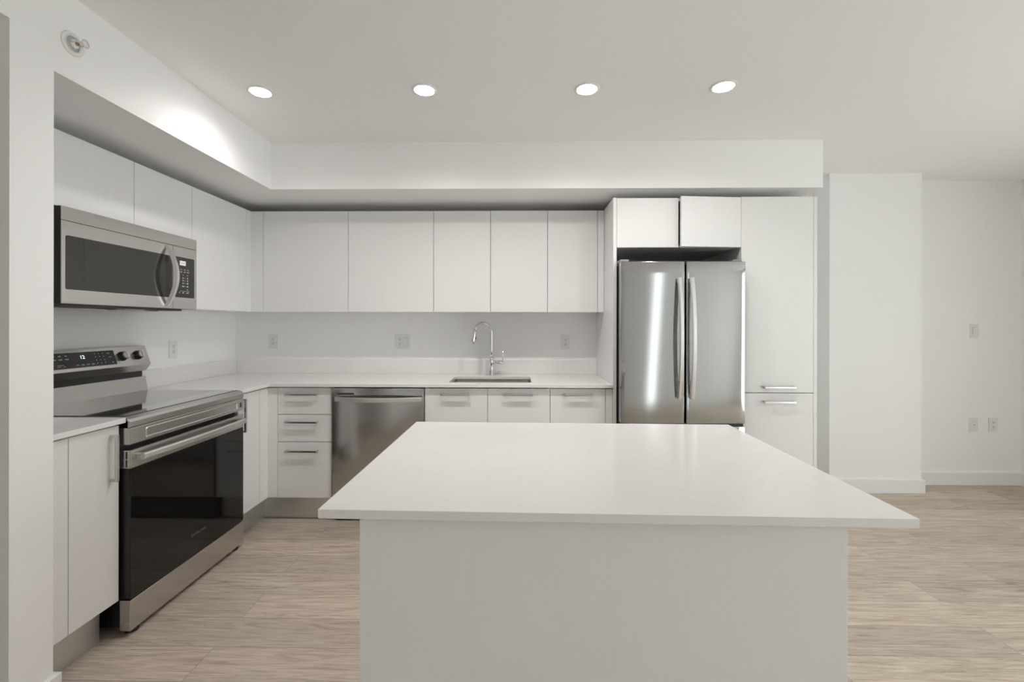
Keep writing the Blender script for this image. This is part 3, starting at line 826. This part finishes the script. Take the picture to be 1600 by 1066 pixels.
# ------------------------------------------------------------------ outlets and switches
def plate_frame(p, out):
    o = Vector(out); up = Vector((0, 0, 1)); ux_ = up.cross(o)
    return frame4(p, ux_, up)
def slots(b, m, cx, cz):
    for s in (-1, 1):
        b.box(cx+s*0.0062-0.0012, cx+s*0.0062+0.0012, cz+0.001, cz+0.010, 0.0071, 0.0075, 0, 2, m)
    b.box(cx-0.0028, cx+0.0028, cz-0.009, cz-0.0035, 0.0071, 0.0075, 0, 2, m)
def device(name, p, out, kinds, label, cat, group):
    t = thing(name, label, cat, p, group)
    m = plate_frame(p, out)
    hw = 0.035 if len(kinds) == 1 else 0.058
    MB().box(-hw, hw, -0.0575, 0.0575, 0.0004, 0.0055, 0.002, 2, m).build('wall_plate', M['plastic'], t)
    for i, k in enumerate(kinds):
        cx = 0 if len(kinds) == 1 else (-0.023, 0.023)[i]
        if k == 'outlet':
            MB().box(cx-0.0165, cx+0.0165, -0.0335, 0.0335, 0.0056, 0.007, 0.0006, 2, m).build('receptacle', M['plastic'], t)
            b = MB()
            for cz in (-0.0175, 0.0175): slots(b, m, cx, cz)
            b.build('socket', M['slot'], t)
        elif k == 'switch':
            b = MB().box(cx-0.0175, cx+0.0175, -0.0345, 0.0345, 0.00555, 0.0058, 0, 2, m).build('switch_gap', M['grey'], t)
            m2 = m @ Matrix.Rotation(math.radians(3.0), 4, 'X')
            MB().box(cx-0.0165, cx+0.0165, -0.0335, 0.0335, 0.0060, 0.0085, 0.0006, 2, m2).build('rocker', M['plastic'], t)
        elif k == 'coax':
            MB().box(cx-0.0165, cx+0.0165, -0.0335, 0.0335, 0.0056, 0.007, 0.0006, 2, m).build('insert', M['plastic'], t)
            b = MB().lathe([(0, 0.0072), (0.005, 0.0072), (0.005, 0.012), (0.002, 0.012), (0.002, 0.010), (0, 0.010)], Vector(p), out, 16)
            b.build('coax_jack', M['nickel'], t)
go = 'white wall outlets and switches'
YO = YW
device('wall_outlet', (-1.9468, YO, 1.163), (0, -1, 0), ['outlet'], 'white duplex outlet on the back wall nearest the left corner', 'outlet', go)
device('wall_outlet', (-0.9110, YO, 1.163), (0, -1, 0), ['outlet', 'switch'], 'white double plate with an outlet and a switch left of the faucet', 'outlet', go)
device('wall_outlet', (0.3710, YO, 1.162), (0, -1, 0), ['outlet'], 'white duplex outlet on the back wall right of the faucet', 'outlet', go)
device('wall_outlet', (XL, 2.880, 1.135), (1, 0, 0), ['outlet'], 'white duplex outlet on the left wall beside the range control panel', 'outlet', go)
device('light_switch', (3.7138, YF, 1.252), (0, -1, 0), ['switch'], 'white rocker light switch on the right part of the far wall', 'switch', go)
device('coaxial_outlet', (3.7073, YF, 0.4885), (0, -1, 0), ['coax'], 'white cable jack plate low on the far wall, left of a power outlet', 'outlet', go)
device('wall_outlet', (3.8634, YF, 0.4890), (0, -1, 0), ['outlet'], 'white duplex outlet low on the far wall under the light switch', 'outlet', go)

# ------------------------------------------------------------------ island
IROT = -0.0178
icx, icy = 0.1759, 1.3424
cI, sI = math.cos(IROT), math.sin(IROT)
wx, wy = icx*cI-icy*sI, icx*sI+icy*cI
def island_root(name, label, cat, z):
    t = thing(name, label, cat, (wx, wy, z)); t.rotation_euler = (0, 0, IROT); t['_local'] = 1; return t
ti = island_root('kitchen_island', 'white kitchen island cabinet standing in front of the counters', 'kitchen island', 0)
def L(x0, x1, y0, y1): return x0-icx, x1-icx, y0-icy, y1-icy
PX0, PX1 = -0.3592, 0.6715
MB().box(*L(PX0+0.001, PX1-0.001, 0.9755, 1.700), 0.10, 0.8925).build('body', M['cab'], ti)
MB().box(*L(PX0, PX1, 0.956, 0.975), 0.002, 0.8928, 0.001).build('back_panel', M['cab'], ti)
MB().box(*L(PX0+0.02, PX1-0.02, 0.99, 1.63), 0.001, 0.0995).build('toe_kick', M['kick'], ti)
n = 2; wdt = (PX1-PX0)/2
for k in range(2):
    MB().box(*L(PX0+k*wdt+G, PX0+(k+1)*wdt-G, 1.7005, 1.7195), 0.105, 0.888, 0.0012).build('door', M['cab'], ti)
del ti['_local']
tc_ = MB().box(*L(-0.435, 0.7868, 0.9201, 1.7646), 0.8932, 0.9126).build('island_countertop', M['quartz'], None, 0.0012)
tc_.location = (wx, wy, 0); tc_.rotation_euler = (0, 0, IROT)
tag(tc_, 'wide white quartz countertop lying on the island', 'countertop')
